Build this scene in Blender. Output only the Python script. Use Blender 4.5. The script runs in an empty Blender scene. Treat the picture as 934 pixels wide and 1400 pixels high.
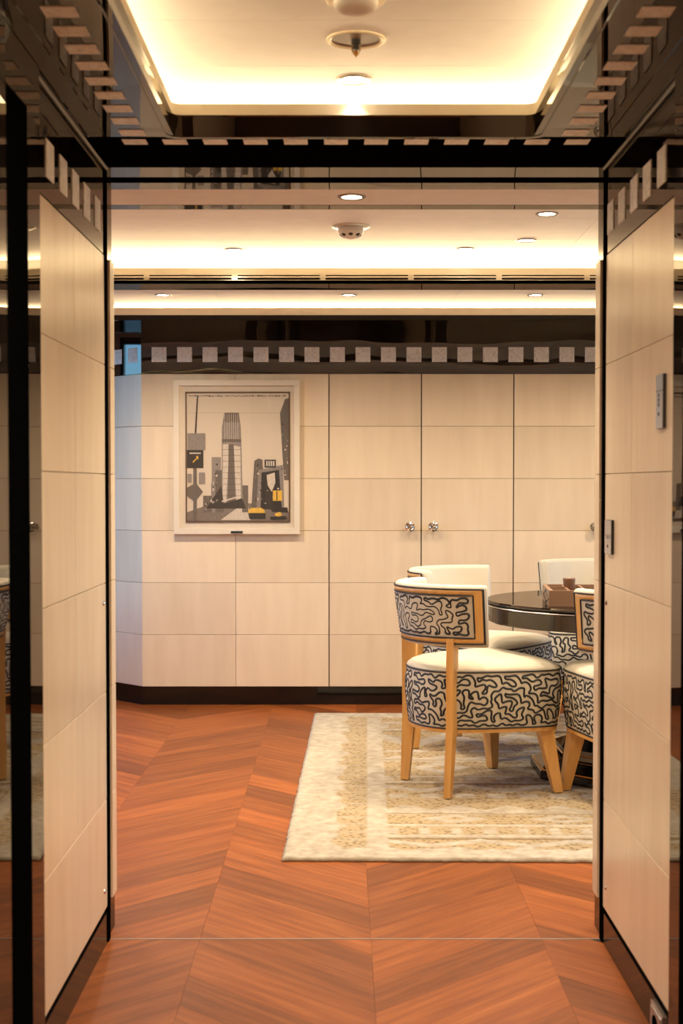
import bpy, bmesh, math, random
from mathutils import Vector, Matrix
PI = math.pi
R = math.radians
random.seed(7)
SC = bpy.context.scene
COL = SC.collection

# ------------------------------------------------------------------ camera
EYE = 1.19
cam_d = bpy.data.cameras.new('camera')
cam = bpy.data.objects.new('camera', cam_d)
COL.objects.link(cam)
cam.location = (0, 0, EYE)
cam.rotation_euler = (R(90 - 1.79), 0, 0)
cam_d.sensor_fit = 'VERTICAL'
cam_d.sensor_height = 36.0
cam_d.sensor_width = 36.0
cam_d.lens = 1950 / 1400 * 36.0
cam_d.shift_x = -1 / 1400
cam_d.shift_y = 22.9 / 1400
cam_d.clip_start = 0.02
cam_d.dof.use_dof = True
cam_d.dof.focus_distance = 5.7
cam_d.dof.aperture_fstop = 6.3
SC.camera = cam

# ------------------------------------------------------------------ world, exposure
w = bpy.data.worlds.new('sky')
SC.world = w
w.use_nodes = True
nt = w.node_tree
bg = nt.nodes['Background']
sky = nt.nodes.new('ShaderNodeTexSky')
sky.sky_type = 'NISHITA'
sky.sun_disc = False
sky.sun_elevation = R(38)
sky.sun_rotation = R(60)
nt.links.new(sky.outputs[0], bg.inputs[0])
bg.inputs[1].default_value = 0.6
SC.view_settings.view_transform = 'Standard'
SC.view_settings.look = 'None'
SC.view_settings.gamma = 1.0
SC.view_settings.use_curve_mapping = False
SC.view_settings.exposure = 0.42

COVE = (1.0, 0.75, 0.42)
WARM = (1.0, 0.84, 0.62)

def area(name, loc, size, power, rot, col):
    d = bpy.data.lights.new(name, 'AREA')
    d.shape = 'RECTANGLE'
    d.size, d.size_y = size
    d.energy = power
    d.color = col
    o = bpy.data.objects.new(name, d)
    COL.objects.link(o)
    o.location = loc
    o.rotation_euler = rot
    return o

# LED strips lying in the ceiling coves, shining up (size x along X)
ZS = 2.005            # underside of the lacquer soffits
UP = (PI, 0, 0)
area('cove_led_hall_end', (0.027, 3.535, 2.066), (1.05, 0.012), 4.4, (PI + R(68), 0, 0), COVE)
area('cove_led_hall_left', (-0.545, 1.35, 2.066), (0.012, 4.1), 13, (PI, R(70), 0), COVE)
area('cove_led_hall_right', (0.60, 1.35, 2.066), (0.012, 4.1), 13, (PI, R(-70), 0), COVE)
area('cove_led_room', (0.0, 5.970, 2.060), (5.0, 0.014), 37, (PI + R(70), 0, 0), COVE)
area('cove_led_room_back', (0.6, 7.315, 2.054), (3.6, 0.012), 20, (PI + R(68), 0, 0), COVE)

# ------------------------------------------------------------------ materials
MATS = {}
class NB:
    """tiny node helper around one material"""
    def __init__(s, name):
        s.m = bpy.data.materials.new(name)
        s.m.use_nodes = True
        s.t = s.m.node_tree
        s.b = s.t.nodes['Principled BSDF']
        MATS[name] = s.m
    def n(s, typ, **kw):
        nd = s.t.nodes.new(typ)
        for k, v in kw.items():
            setattr(nd, k, v)
        return nd
    def l(s, a, b):
        s.t.links.new(a, b)
    def set(s, **kw):
        for k, v in kw.items():
            s.b.inputs[k.replace('_', ' ')].default_value = v
        return s
    def coords(s, scale=(1, 1, 1), rnd=0.0, which='Object'):
        tc = s.n('ShaderNodeTexCoord')
        mp = s.n('ShaderNodeMapping')
        mp.inputs['Scale'].default_value = scale
        s.l(tc.outputs[which], mp.inputs['Vector'])
        if rnd:
            oi = s.n('ShaderNodeObjectInfo')
            mu = s.n('ShaderNodeMath', operation='MULTIPLY')
            mu.inputs[1].default_value = rnd
            s.l(oi.outputs['Random'], mu.inputs[0])
            s.l(mu.outputs[0], mp.inputs['Location'])
        return mp.outputs['Vector']
    def noise(s, vec, scale, detail=3, rough=.5):
        nd = s.n('ShaderNodeTexNoise')
        nd.inputs['Scale'].default_value = scale
        nd.inputs['Detail'].default_value = detail
        nd.inputs['Roughness'].default_value = rough
        s.l(vec, nd.inputs['Vector'])
        return nd.outputs['Fac']
    def ramp(s, fac, stops):
        r = s.n('ShaderNodeValToRGB')
        while len(r.color_ramp.elements) < len(stops):
            r.color_ramp.elements.new(0.5)
        for e, (p, c) in zip(r.color_ramp.elements, stops):
            e.position = p
            e.color = (*c, 1) if len(c) == 3 else c
        s.l(fac, r.inputs[0])
        return r.outputs[0]
    def mix(s, a, b, fac, mode='MIX'):
        m = s.n('ShaderNodeMix', data_type='RGBA', blend_type=mode)
        for sock, v in ((m.inputs[0], fac), (m.inputs[6], a), (m.inputs[7], b)):
            if hasattr(v, 'links'):
                s.l(v, sock)
            elif isinstance(v, (int, float)):
                sock.default_value = v
            else:
                sock.default_value = (*v, 1)
        return m.outputs[2]
    def bump(s, h, strength, dist):
        b = s.n('ShaderNodeBump')
        b.inputs['Strength'].default_value = strength
        b.inputs['Distance'].default_value = dist
        s.l(h, b.inputs['Height'])
        s.l(b.outputs[0], s.b.inputs['Normal'])
    def base(s, c):
        s.l(c, s.b.inputs['Base Color'])
    def rnd(s, lo, hi):
        oi = s.n('ShaderNodeObjectInfo')
        mr = s.n('ShaderNodeMapRange')
        mr.inputs[3].default_value = lo
        mr.inputs[4].default_value = hi
        s.l(oi.outputs['Random'], mr.inputs[0])
        return mr.outputs[0]

def simple(name, col, rough=.5, metal=0.0, **kw):
    b = NB(name)
    b.set(Base_Color=(*col, 1), Roughness=rough, Metallic=metal, **kw)
    v = b.coords((1, 1, 1))
    f = b.noise(v, 18, 3)
    b.base(b.mix(tuple(c * .94 for c in col), tuple(min(1, c * 1.05) for c in col), f))
    return b.m

def parchment(name, a, c, rough=.27):
    b = NB(name)
    v = b.coords((9, 9, 1.2), rnd=40)
    f = b.noise(v, 1.6, 4, .55)
    col = b.ramp(f, [(.25, a), (.75, c)])
    k = b.rnd(.91, 1.05)
    comb = b.n('ShaderNodeCombineColor')
    for i in range(3):
        b.l(k, comb.inputs[i])
    b.base(b.mix(col, comb.outputs[0], 1.0, 'MULTIPLY'))
    b.set(Roughness=rough, IOR=1.45)
    return b.m
parchment('parchment', (.68, .53, .365), (.76, .61, .43))
simple('joint', (.30, .20, .12), .7)

def lacquer(name, col, wave=.0006, f0=.085):
    b = NB(name)
    b.set(Base_Color=(*col, 1), Roughness=.02, IOR=1.42)
    v = b.coords((1, 1, 1))
    f = b.noise(v, 2.2, 1, .3)
    b.bump(f, .25, wave * 20)
    g = b.noise(v, 6, 2)
    b.base(b.mix(col, tuple(x * 1.6 for x in col), g))
    # thick polished lacquer: mirror layer over the dark wood
    b.set(Specular_IOR_Level=0.0)
    gl = b.n('ShaderNodeBsdfGlossy')
    gl.inputs['Roughness'].default_value = .015
    gl.inputs['Color'].default_value = (1.0, .93, .85, 1)
    fr = b.n('ShaderNodeFresnel')
    fr.inputs[0].default_value = 1.4
    mr = b.n('ShaderNodeMapRange')
    mr.inputs[3].default_value = f0
    mr.inputs[4].default_value = .62
    b.l(fr.outputs[0], mr.inputs[0])
    mx = b.n('ShaderNodeMixShader')
    b.l(mr.outputs[0], mx.inputs[0])
    b.l(b.b.outputs[0], mx.inputs[1])
    b.l(gl.outputs[0], mx.inputs[2])
    b.l(b.b.inputs['Normal'].links[0].from_socket, gl.inputs['Normal'])
    b.l(b.b.inputs['Normal'].links[0].from_socket, fr.inputs['Normal'])
    out = [n_ for n_ in b.t.nodes if n_.type == 'OUTPUT_MATERIAL'][0]
    b.l(mx.outputs[0], out.inputs[0])
    return b.m
lacquer('lacquer', (.006, .0042, .0032), .0005)
lacquer('lacquer_wavy', (.006, .0042, .0032), .0016)
lacquer('lacquer_black', (.004, .003, .0025), .0005, .02)
simple('black_matte', (.002, .002, .002), .9, Specular_IOR_Level=0.0)
simple('ceiling_white', (.86, .86, .86), .75)
simple('cove_cream', (.80, .70, .52), .55)
simple('steel', (.62, .60, .57), .28, 1.0)
simple('bezel_grey', (.30, .27, .24), .4, .6)
simple('chrome', (.80, .80, .80), .06, 1.0)
simple('brass', (.80, .52, .22), .18, 1.0)
simple('white_plastic', (.80, .78, .74), .4)
simple('dark_plastic', (.02, .018, .018), .4)
simple('cream_fabric', (.53, .465, .355), .85)
simple('black_cord', (.006, .006, .008), .6)
simple('leather', (.16, .075, .035), .35)
simple('case_leather', (.19, .10, .055), .38)
simple('case_felt', (.05, .022, .014), .8)
simple('ivory', (.80, .68, .46), .35)
simple('amber_piece', (.75, .42, .13), .3)

# hammered silver inlay
b = NB('silver_inlay')
v = b.coords((1, 1, 1), rnd=30)
f = b.noise(v, 70, 4, .65)
b.base(b.ramp(f, [(.3, (.66, .63, .57)), (.5, (.90, .88, .82)), (.7, (.97, .96, .93))]))
b.set(Roughness=.4, Metallic=.0)
b.bump(f, .9, .005)

# floor planks: grain runs along local X
b = NB('teak')
v = b.coords((1.1, 16, 1), rnd=60)
f = b.noise(v, 2.6, 5, .6)
v2 = b.coords((2.2, 110, 1), rnd=60)
g = b.noise(v2, 2.0, 3, .6)
c = b.ramp(f, [(.28, (.165, .039, .0075)), (.5, (.25, .066, .013)), (.74, (.36, .110, .025))])
c = b.mix(c, (.26, .07, .018), b.ramp(g, [(.52, (0, 0, 0)), (.80, (.50, .50, .50))]))
k = b.rnd(.60, 1.14)
cc = b.n('ShaderNodeCombineColor')
for i in range(3):
    b.l(k, cc.inputs[i])
b.base(b.mix(c, cc.outputs[0], 1.0, 'MULTIPLY'))
b.set(Roughness=.40, Specular_IOR_Level=.18)
b.bump(g, .10, .0008)

# chair wood
b = NB('honey_wood')
v = b.coords((12, 12, 1.4), rnd=20)
f = b.noise(v, 3, 4)
b.base(b.ramp(f, [(.3, (.54, .27, .070)), (.7, (.68, .37, .115))]))
b.set(Roughness=.35)

# rug, coloured by its raised-pile attribute
b = NB('rug_wool')
at = b.n('ShaderNodeAttribute', attribute_name='pile')
v = b.coords((1, 1, 1))
vo = b.n('ShaderNodeTexVoronoi')
vo.inputs['Scale'].default_value = 48
b.l(v, vo.inputs['Vector'])
dots = b.ramp(vo.outputs['Distance'], [(.24, (.11, .065, .025)), (.46, (.36, .27, .15))])
fine = b.noise(v, 300, 2)
cream = b.ramp(b.noise(v, 26, 3), [(.3, (.33, .275, .20)), (.7, (.48, .42, .33))])
gold = b.mix(dots, (.36, .245, .105), .28)
base = b.mix(gold, cream, at.outputs['Fac'])
at2 = b.n('ShaderNodeAttribute', attribute_name='seam')
base = b.mix(base, (.17, .10, .04), at2.outputs['Fac'])
b.base(base)
b.set(Roughness=.95)
b.bump(fine, .5, .004)

def emit(name, col, st):
    b = NB(name)
    b.set(Base_Color=(*col, 1))
    b.b.inputs['Emission Color'].default_value = (*col, 1)
    b.b.inputs['Emission Strength'].default_value = st
emit('lamp_glow', (1.0, .86, .66), 14)

def clear(name, tint=(1, 1, 1)):
    m = bpy.data.materials.new(name)
    m.use_nodes = True
    t = m.node_tree
    t.nodes.clear()
    o = t.nodes.new('ShaderNodeOutputMaterial')
    mx = t.nodes.new('ShaderNodeMixShader')
    tr = t.nodes.new('ShaderNodeBsdfTransparent')
    tr.inputs[0].default_value = (*tint, 1)
    gl = t.nodes.new('ShaderNodeBsdfGlossy')
    gl.inputs['Roughness'].default_value = .02
    fr = t.nodes.new('ShaderNodeFresnel')
    fr.inputs[0].default_value = 1.45
    ge = t.nodes.new('ShaderNodeNewGeometry')
    su = t.nodes.new('ShaderNodeMath')
    su.operation = 'SUBTRACT'
    su.use_clamp = True
    t.links.new(fr.outputs[0], su.inputs[0])
    t.links.new(ge.outputs['Backfacing'], su.inputs[1])
    t.links.new(su.outputs[0], mx.inputs[0])
    t.links.new(tr.outputs[0], mx.inputs[1])
    t.links.new(gl.outputs[0], mx.inputs[2])
    t.links.new(mx.outputs[0], o.inputs[0])
    MATS[name] = m
clear('clear_glass')
clear('tinted_glass', (.58, .80, 1.0))

# ------------------------------------------------------------------ mesh helpers
def mesh_obj(name, me, mat=None, parent=None, loc=(0, 0, 0), rot=(0, 0, 0)):
    o = bpy.data.objects.new(name, me)
    COL.objects.link(o)
    o.location = loc
    o.rotation_euler = rot
    if parent is not None:
        o.parent = parent
    if mat and not me.materials:
        me.materials.append(MATS[mat])
    return o

class MB:
    def __init__(s):
        s.v, s.f, s.m = [], [], []
        s.cur = 0
    def add(s, vs, fs):
        k = len(s.v)
        s.v += [tuple(p) for p in vs]
        for q in fs:
            s.f.append([i + k for i in q])
            s.m.append(s.cur)
        return s
    def box(s, x0, x1, y0, y1, z0, z1):
        return s.add([(x0, y0, z0), (x1, y0, z0), (x1, y1, z0), (x0, y1, z0),
                      (x0, y0, z1), (x1, y0, z1), (x1, y1, z1), (x0, y1, z1)],
                     [(3, 2, 1, 0), (4, 5, 6, 7), (0, 1, 5, 4), (1, 2, 6, 5), (2, 3, 7, 6), (3, 0, 4, 7)])
    def prism(s, poly, z0, z1):
        n = len(poly)
        return s.add([(x, y, z0) for x, y in poly] + [(x, y, z1) for x, y in poly],
                     [list(range(n))[::-1], list(range(n, 2 * n))] +
                     [(i, (i + 1) % n, n + (i + 1) % n, n + i) for i in range(n)])
    def lathe(s, prof, n=32, c=(0, 0, 0), axis='Z', phase=0.0, arc=None):
        vs, fs = [], []
        for r, h in prof:
            for i in range(n):
                a = 2 * PI * i / n + phase
                x, y = r * math.cos(a), r * math.sin(a)
                p = (x, y, h) if axis == 'Z' else ((x, -h, y) if axis == '-Y' else (h, x, y))
                vs.append((p[0] + c[0], p[1] + c[1], p[2] + c[2]))
        m = len(prof)
        for j in range(m - 1):
            for i in range(n):
                k = (i + 1) % n
                fs.append((j * n + i, j * n + k, (j + 1) * n + k, (j + 1) * n + i))
        if prof[0][0] > 1e-6:
            fs.append(list(range(n))[::-1])
        if prof[-1][0] > 1e-6:
            fs.append(list(range((m - 1) * n, m * n)))
        return s.add(vs, fs)
    def tube(s, pts, r, n=6, closed=False):
        pts = [Vector(p) for p in pts]
        N = len(pts)
        vs, fs = [], []
        for i, p in enumerate(pts):
            a = pts[(i - 1) % N] if (closed or i > 0) else p
            c = pts[(i + 1) % N] if (closed or i < N - 1) else p
            t = (c - a).normalized()
            up = Vector((0, 0, 1)) if abs(t.z) < .9 else Vector((1, 0, 0))
            x = t.cross(up).normalized()
            y = x.cross(t).normalized()
            for k in range(n):
                q = 2 * PI * k / n
                vs.append(p + (x * math.cos(q) + y * math.sin(q)) * r)
        for i in range(N if closed else N - 1):
            j = (i + 1) % N
            for k in range(n):
                l = (k + 1) % n
                fs.append((i * n + k, j * n + k, j * n + l, i * n + l))
        if not closed:
            fs.append(list(range(n)))
            fs.append(list(range((N - 1) * n, N * n))[::-1])
        return s.add(vs, fs)
    def frust(s, a, sa, b_, sb, rot=0.0):
        """tapered square post from centre a (half sizes sa) to b"""
        vs = []
        cr, sr = math.cos(rot), math.sin(rot)
        for c, h in ((a, sa), (b_, sb)):
            for dx, dy in ((-1, -1), (1, -1), (1, 1), (-1, 1)):
                x, y = dx * h[0], dy * h[1]
                vs.append((c[0] + x * cr - y * sr, c[1] + x * sr + y * cr, c[2]))
        return s.add(vs, [(3, 2, 1, 0), (4, 5, 6, 7), (0, 1, 5, 4), (1, 2, 6, 5), (2, 3, 7, 6), (3, 0, 4, 7)])
    def mesh(s, name, mats=None, smooth=False):
        me = bpy.data.meshes.new(name)
        me.from_pydata(s.v, [], s.f)
        for m in (mats or []):
            me.materials.append(MATS[m])
        if mats and len(mats) > 1:
            for p, k in zip(me.polygons, s.m):
                p.material_index = k
        bm = bmesh.new()
        bm.from_mesh(me)
        bmesh.ops.recalc_face_normals(bm, faces=bm.faces)
        bm.to_mesh(me)
        bm.free()
        if smooth:
            me.polygons.foreach_set('use_smooth', [True] * len(me.polygons))
            try:
                me.set_sharp_from_angle(angle=R(38))
            except Exception:
                pass
        return me
    def obj(s, name, mat, parent=None, smooth=False, loc=(0, 0, 0), rot=(0, 0, 0)):
        mats = [mat] if isinstance(mat, str) else mat
        return mesh_obj(name, s.mesh(name, mats, smooth), None, parent, loc, rot)

def struct(o):
    o['kind'] = 'structure'
    return o
def thing(name, label, cat, loc=(0, 0, 0), rotz=0.0, group=None):
    o = bpy.data.objects.new(name, None)
    o.empty_display_size = .05
    COL.objects.link(o)
    o.location = loc
    o.rotation_euler = (0, 0, rotz)
    return tag(o, label, cat, group)
def tag(o, label, cat, group=None):
    o['label'] = label
    o['category'] = cat
    if group:
        o['group'] = group
    return o
def copy_tree(o, parent=None):
    c = o.copy()
    COL.objects.link(c)
    c.parent = parent
    for ch in list(o.children):
        copy_tree(ch, c)
    return c

TILE = {}
def tile(name, w_, h_, d_, mat, parent, loc, rz=0.0, ch=.0012):
    """flat slab, back on local y=0, face towards -y, with a fine chamfer; meshes are shared"""
    key = (round(w_, 4), round(h_, 4), round(d_, 4), mat)
    if key not in TILE:
        m = MB()
        x, z = w_ / 2, h_ / 2
        q = lambda a, c, y: [(-a, y, -c), (a, y, -c), (a, y, c), (-a, y, c)]
        m.add(q(x, z, 0) + q(x, z, -d_ + ch) + q(x - ch, z - ch, -d_),
              [(0, 1, 2, 3), (8, 9, 10, 11)] + [(i, (i + 1) % 4, 4 + (i + 1) % 4, 4 + i) for i in range(4)] +
              [(4 + i, 4 + (i + 1) % 4, 8 + (i + 1) % 4, 8 + i) for i in range(4)])
        TILE[key] = m.mesh(name, [mat])
    return mesh_obj(name, TILE[key], None, parent, loc, (0, 0, rz))

# ------------------------------------------------------------------ main dimensions
XL, XR = -0.610, 0.677        # hall side faces
YD = 3.697                    # doorway line
YB = 7.667                    # back wall face
RX0, RX1 = -2.45, 2.7         # room side walls
ZT = 1.781                    # top of the parchment panels
ROW = 0.2805
ZB = ZT - 6 * ROW

# ------------------------------------------------------------------ floor
m = MB()
m.box(-2.6, 2.85, 3.70, 9.2, -.06, -.012)
m.box(-.75, .82, -1.6, 3.70, -.06, -.012)
floor = struct(m.obj('floor', 'teak'))

def clip(poly, x0, x1, y0, y1):
    def cut(ps, f):
        out = []
        for i, a in enumerate(ps):
            c = ps[(i + 1) % len(ps)]
            fa, fc = f(a), f(c)
            if fa >= 0:
                out.append(a)
            if (fa >= 0) != (fc >= 0):
                t = fa / (fa - fc)
                out.append((a[0] + (c[0] - a[0]) * t, a[1] + (c[1] - a[1]) * t))
        return out
    for f in (lambda p: p[0] - x0, lambda p: x1 - p[0], lambda p: p[1] - y0, lambda p: y1 - p[1]):
        poly = cut(poly, f)
        if len(poly) < 3:
            return []
    return poly
SEAM, CW, PW = .075, .4475, .2
full = {}
def plank(poly, ang, key=None):
    cx = sum(p[0] for p in poly) / len(poly)
    cy = sum(p[1] for p in poly) / len(poly)
    if key is not None and key in full:
        me = full[key]
    else:
        c, s = math.cos(-ang), math.sin(-ang)
        loc = [((x - cx) * c - (y - cy) * s, (x - cx) * s + (y - cy) * c) for x, y in poly]
        me = MB().prism(loc, -.012, 0).mesh('plank', ['teak'])
        if key is not None:
            full[key] = me
    mesh_obj('plank', me, None, floor, (cx, cy, 0), (0, 0, ang))
G = .00028
for k in range(-6, 4):
    xa, xb = SEAM + k * CW, SEAM + (k + 1) * CW
    up = (k % 2 == 0)
    for j in range(-20, 60):
        ya = 3.175 + j * PW
        lo, hi = (ya, ya + CW) if up else (ya + CW, ya)
        poly = [(xa + G, lo + G), (xb - G, hi + G), (xb - G, hi + PW - G), (xa + G, lo + PW - G)]
        ang = R(45) if up else R(-45)
        for reg in ((RX0, RX1, YD + .002, 8.4), (XL, XR, 2.2, YD - .002)):
            if reg[0] == RX0 and xa > -.1 and ya > 5.3 and hi > 5.3 and ya + PW < 7.0:
                continue                      # wholly under the rug
            q = clip(poly, *reg)
            if not q:
                continue
            A = abs(sum(q[i][0] * q[(i + 1) % len(q)][1] - q[(i + 1) % len(q)][0] * q[i][1] for i in range(len(q)))) / 2
            if A < .0006:
                continue
            whole = len(q) == 4 and abs(A - (CW - 2 * G) * (PW - 2 * G)) < 1e-6
            plank(q, ang, up if whole else None)
struct(MB().box(XL, XR, YD - .003, YD + .003, -.012, .0012).obj('trim_1', 'bezel_grey'))

# ------------------------------------------------------------------ hall side walls
def hall_wall(side):
    sx = -1 if side == 'left' else 1
    xf = XL if sx < 0 else XR
    rz = PI / 2 if sx < 0 else -PI / 2
    X = lambda d: xf + sx * d            # d metres behind the face
    def bx(m, d0, d1, y0, y1, z0, z1):
        a, c = sorted((X(d0), X(d1)))
        return m.box(a, c, y0, y1, z0, z1)
    wall = struct(bx(MB(), .012, .14, -1.6, YD, 0, 2.3).obj('wall_' + side, 'joint'))
    y1 = YD - .024
    yj = 3.26 if sx < 0 else 3.34
    cols = [(2.62, yj), (yj, y1)]
    for r in range(6):
        z = ZT - ROW * (r + .5) - .004
        for a, c in cols:
            tile('panel', c - a - .0014, ROW - .0014, .012, 'parchment', wall, (X(.012), (a + c) / 2, z), rz)
    # black lacquer fascia with silver squares
    fas = struct(bx(MB(), 0, .012, -1.6, y1 + .004, ZT - .002, ZS).obj('fascia_' + side, 'lacquer'))
    ys = [2.993, 3.137, 3.279, 3.423, 3.571] if sx < 0 else [3.041, 3.186, 3.326, 3.472, 3.614]
    ys = [ys[0] - .1435 * k for k in range(8, 0, -1)] + ys
    for y in ys:
        if y > 2.9 or y < 2.3:
            tile('inlay', .078, .078, .003, 'silver_inlay', fas, (X(-.0004 + .001), y, 1.8625), rz, .001)
    # base: black shadow gap and lacquer skirting
    struct(bx(MB(), .006, .013, -1.6, y1, ZB - .018, ZB - .004).obj('trim_2', 'black_matte'))
    struct(bx(MB(), 0, .012, -1.6, y1 + .004, .0, ZB - .018).obj('baseboard_' + side, 'lacquer'))
    # black jamb post at the end of the panels
    struct(bx(MB(), -.003, .13, y1, YD + .008, 0, ZS).obj('trim_3', 'black_matte'))
    # reveal of the doorway
    rv = struct(bx(MB(), .004, .13, YD + .008, 3.815, 0, ZS).obj('reveal_' + side, 'lacquer'))
    for r in range(6):
        z = ZT - ROW * (r + .5) - .004
        tile('panel', .066, ROW - .0014, .006, 'parchment', rv, (X(.004), 3.784, z), rz)
    # lacquer pilaster and black door post nearer the hall
    pil = .035
    ya, yb = (2.62, 2.730) if sx < 0 else (2.69, 2.776)
    struct(bx(MB(), -pil, .012, ya, yb, 0, ZS).obj('pilaster_' + side, 'lacquer'))
    struct(bx(MB(), -pil - .001, .012, ya - .24, ya, 0, 1.877).obj('door_post_' + side, 'black_matte'))
    struct(bx(MB(), -pil, .012, ya - .24, ya, 1.877, ZS).obj('door_head_' + side, 'lacquer'))
    # bead where wall and soffit meet
    struct(MB().tube([(X(-.006), -1.5, ZS - .006), (X(-.006), y1, ZS - .006)], .0075, 10).obj('cornice_' + side, 'lacquer', smooth=True))
    return wall
wallL = hall_wall('left')
wallR = hall_wall('right')
# open lacquered door leaf against the left wall
struct(MB().box(-.600, -.555, 1.50, 2.372, .012, 1.995).obj('door_1', 'lacquer'))

# ------------------------------------------------------------------ hall ceiling
HX0, HX1, HY0, HY1 = -.395, .449, -1.0, 3.375      # tray opening
ZC1 = 2.125
m = MB()
m.box(-.75, HX0, -1.6, HY1, ZS, ZS + .02)
m.box(HX1, .82, -1.6, HY1, ZS, ZS + .02)
m.box(HX0, HX1, -1.6, HY0, ZS, ZS + .02)
soff = struct(m.obj('hall_soffit', 'lacquer'))
head = struct(MB().box(-.75, .82, HY1, 3.700, ZS, ZS + .02).obj('door_header', 'black_matte'))
def ceil_inlay(cx, cy, sx, sy, parent):
    key = ('ci', round(sx, 4), round(sy, 4))
    if key not in TILE:
        TILE[key] = MB().box(-sx / 2, sx / 2, -sy / 2, sy / 2, -.0025, .0).mesh('inlay', ['silver_inlay'])
    mesh_obj('inlay', TILE[key], None, parent, (cx, cy, ZS + .001))
for k in range(15):
    y = 3.333 - .1058 * k
    ceil_inlay(-.487, y, .058, .055, soff)
    ceil_inlay(.541, y, .058, .055, soff)
for k in range(12):
    ceil_inlay(-.4935 + .0957 * k, 3.421, .0565, .050, head)
for x in (-.556, -.597, .623, .664):
    struct(MB().tube([(x, -1.5, ZS), (x, HY1, ZS)], .0022, 6).obj('soffit_bead', 'lacquer', smooth=True))

def rect_ring(m, x0, x1, y0, y1, prof, rad=.02, n=5):
    """sweep a profile [(outward, z)] round a rectangle with rounded corners"""
    path = []
    for cx, cy, a0 in ((x1 - rad, y1 - rad, 0), (x0 + rad, y1 - rad, 90), (x0 + rad, y0 + rad, 180), (x1 - rad, y0 + rad, 270)):
        for i in range(n):
            a = R(a0 + 90 * i / (n - 1))
            path.append((cx, cy, math.cos(a), math.sin(a)))
    vs, fs = [], []
    P = len(prof)
    for cx, cy, ca, sa in path:
        for d, z in prof:
            vs.append((cx + (rad + d) * ca, cy + (rad + d) * sa, z))
    N = len(path)
    for i in range(N):
        j = (i + 1) % N
        for k in range(P):
            l = (k + 1) % P
            fs.append((i * P + k, j * P + k, j * P + l, i * P + l))
    return m.add(vs, fs)
m = rect_ring(MB(), HX0, HX1, HY0, HY1 - .018, [(.018, ZS - .002), (.015, ZS - .001), (.0015, ZS + .042), (0, ZS + .046), (.014, ZS + .046), (.032, ZS + .002), (.032, ZS - .002)])
struct(m.obj('tray_moulding', 'lacquer'))
m = rect_ring(MB(), HX0 + .003, HX1 - .003, HY0 + .003, HY1 - .021, [(.006, ZS + .046), (.004, ZS + .072), (.014, ZS + .072), (.014, ZS + .046)])
struct(m.obj('tray_lip', 'cove_cream', smooth=True))
ceil1 = struct(MB().box(-.75, .82, -1.6, 3.66, ZC1 + .004, ZC1 + .04).obj('ceiling', 'ceiling_white'))
ys = [-1.6, -.6, .4, 1.3, 2.15, 2.905, 3.219, 3.55]
for a, c in zip(ys, ys[1:]):
    MB().box(-.56, .615, a + .0012, c - .0012, ZC1, ZC1 + .006).obj('panel', 'ceiling_white', ceil1)
m = MB()
m.box(-.60, -.56, -1.6, 3.55, ZS + .02, ZC1 + .006)
m.box(.615, .655, -1.6, 3.55, ZS + .02, ZC1 + .006)
m.box(-.60, .655, 3.55, 3.60, ZS + .02, ZC1 + .006)
struct(m.obj('cove_back', 'cove_cream'))
struct(MB().box(-.75, .82, -1.66, -1.6, 0, 2.3).obj('wall_hall_end', 'lacquer'))

# ------------------------------------------------------------------ doorway head and room ceiling
m = MB()
m.box(RX0, RX1, 3.700, 3.816, ZS, ZS + .02)
m.box(RX0, RX1, 3.888, 3.973, ZS, ZS + .02)
struct(m.obj('room_soffit_front', 'lacquer'))
struct(MB().box(RX0, RX1, 3.816, 3.888, ZS + .012, ZS + .03).obj('door_track_slot', 'black_matte'))
struct(MB().box(RX0, RX1, 3.973, 4.190, ZS, ZS + .02).obj('ceiling_strip', 'ceiling_white'))
struct(MB().box(RX0, RX1, 4.190, 4.256, ZS - .001, ZS + .02).obj('ceiling_trim', 'lacquer'))
ZC2, ZC3 = 2.125, 2.092
LY = 5.82                                   # lip of the first room tray
ceil2 = struct(MB().box(RX0, RX1, 4.2, 6.02, ZC2 + .004, ZC2 + .04).obj('ceiling_room', 'ceiling_white'))
ys = [4.2, 4.62, 5.05, 5.48, 6.0]
xs = [RX0, -1.35, 0.9, RX1]
for a, c in zip(ys, ys[1:]):
    for p, q in zip(xs, xs[1:]):
        MB().box(p + .001, q - .001, a + .001, c - .001, ZC2, ZC2 + .006).obj('panel', 'ceiling_white', ceil2)
struct(MB().box(RX0, RX1, 4.21, 4.235, ZS + .02, ZC2 + .005).obj('tray_upstand', 'ceiling_white'))
# beam between the trays: lacquer underside, cream lip with air slots
m = MB()
m.box(RX0, RX1, LY, 6.017, ZS, ZS + .012)
m.box(RX0, RX1, LY, LY + .012, ZS, ZS + .012)
beam = struct(m.obj('ceiling_beam', 'lacquer_black'))
struct(MB().box(RX0, RX1, 5.985, 6.017, ZS + .012, ZC2 + .01).obj('beam_back', 'ceiling_white'))
lip1 = struct(MB().box(RX0, RX1, LY + .012, LY + .026, ZS + .012, 2.068).obj('cove_lip', 'cove_cream'))
dif = thing('air_diffuser', 'long cream linear air slot along the lacquer ceiling beam', 'air vent', (0, LY + .012, 0))
XS = -2.44
segs = []
x = -1.86
while x < 2.4:
    segs.append((x, x + .335))
    x += .3585
for a, c in segs:
    MB().box(a, c, -.0015, 0, 2.0365, 2.0405).obj('slot', 'black_matte', dif)
    MB().box(a, c, -.0015, 0, 2.0225, 2.0275).obj('slot', 'black_matte', dif)
    MB().box(a, c, -.006, 0, 2.0295, 2.0345).obj('blade', 'cove_cream', dif)
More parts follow.
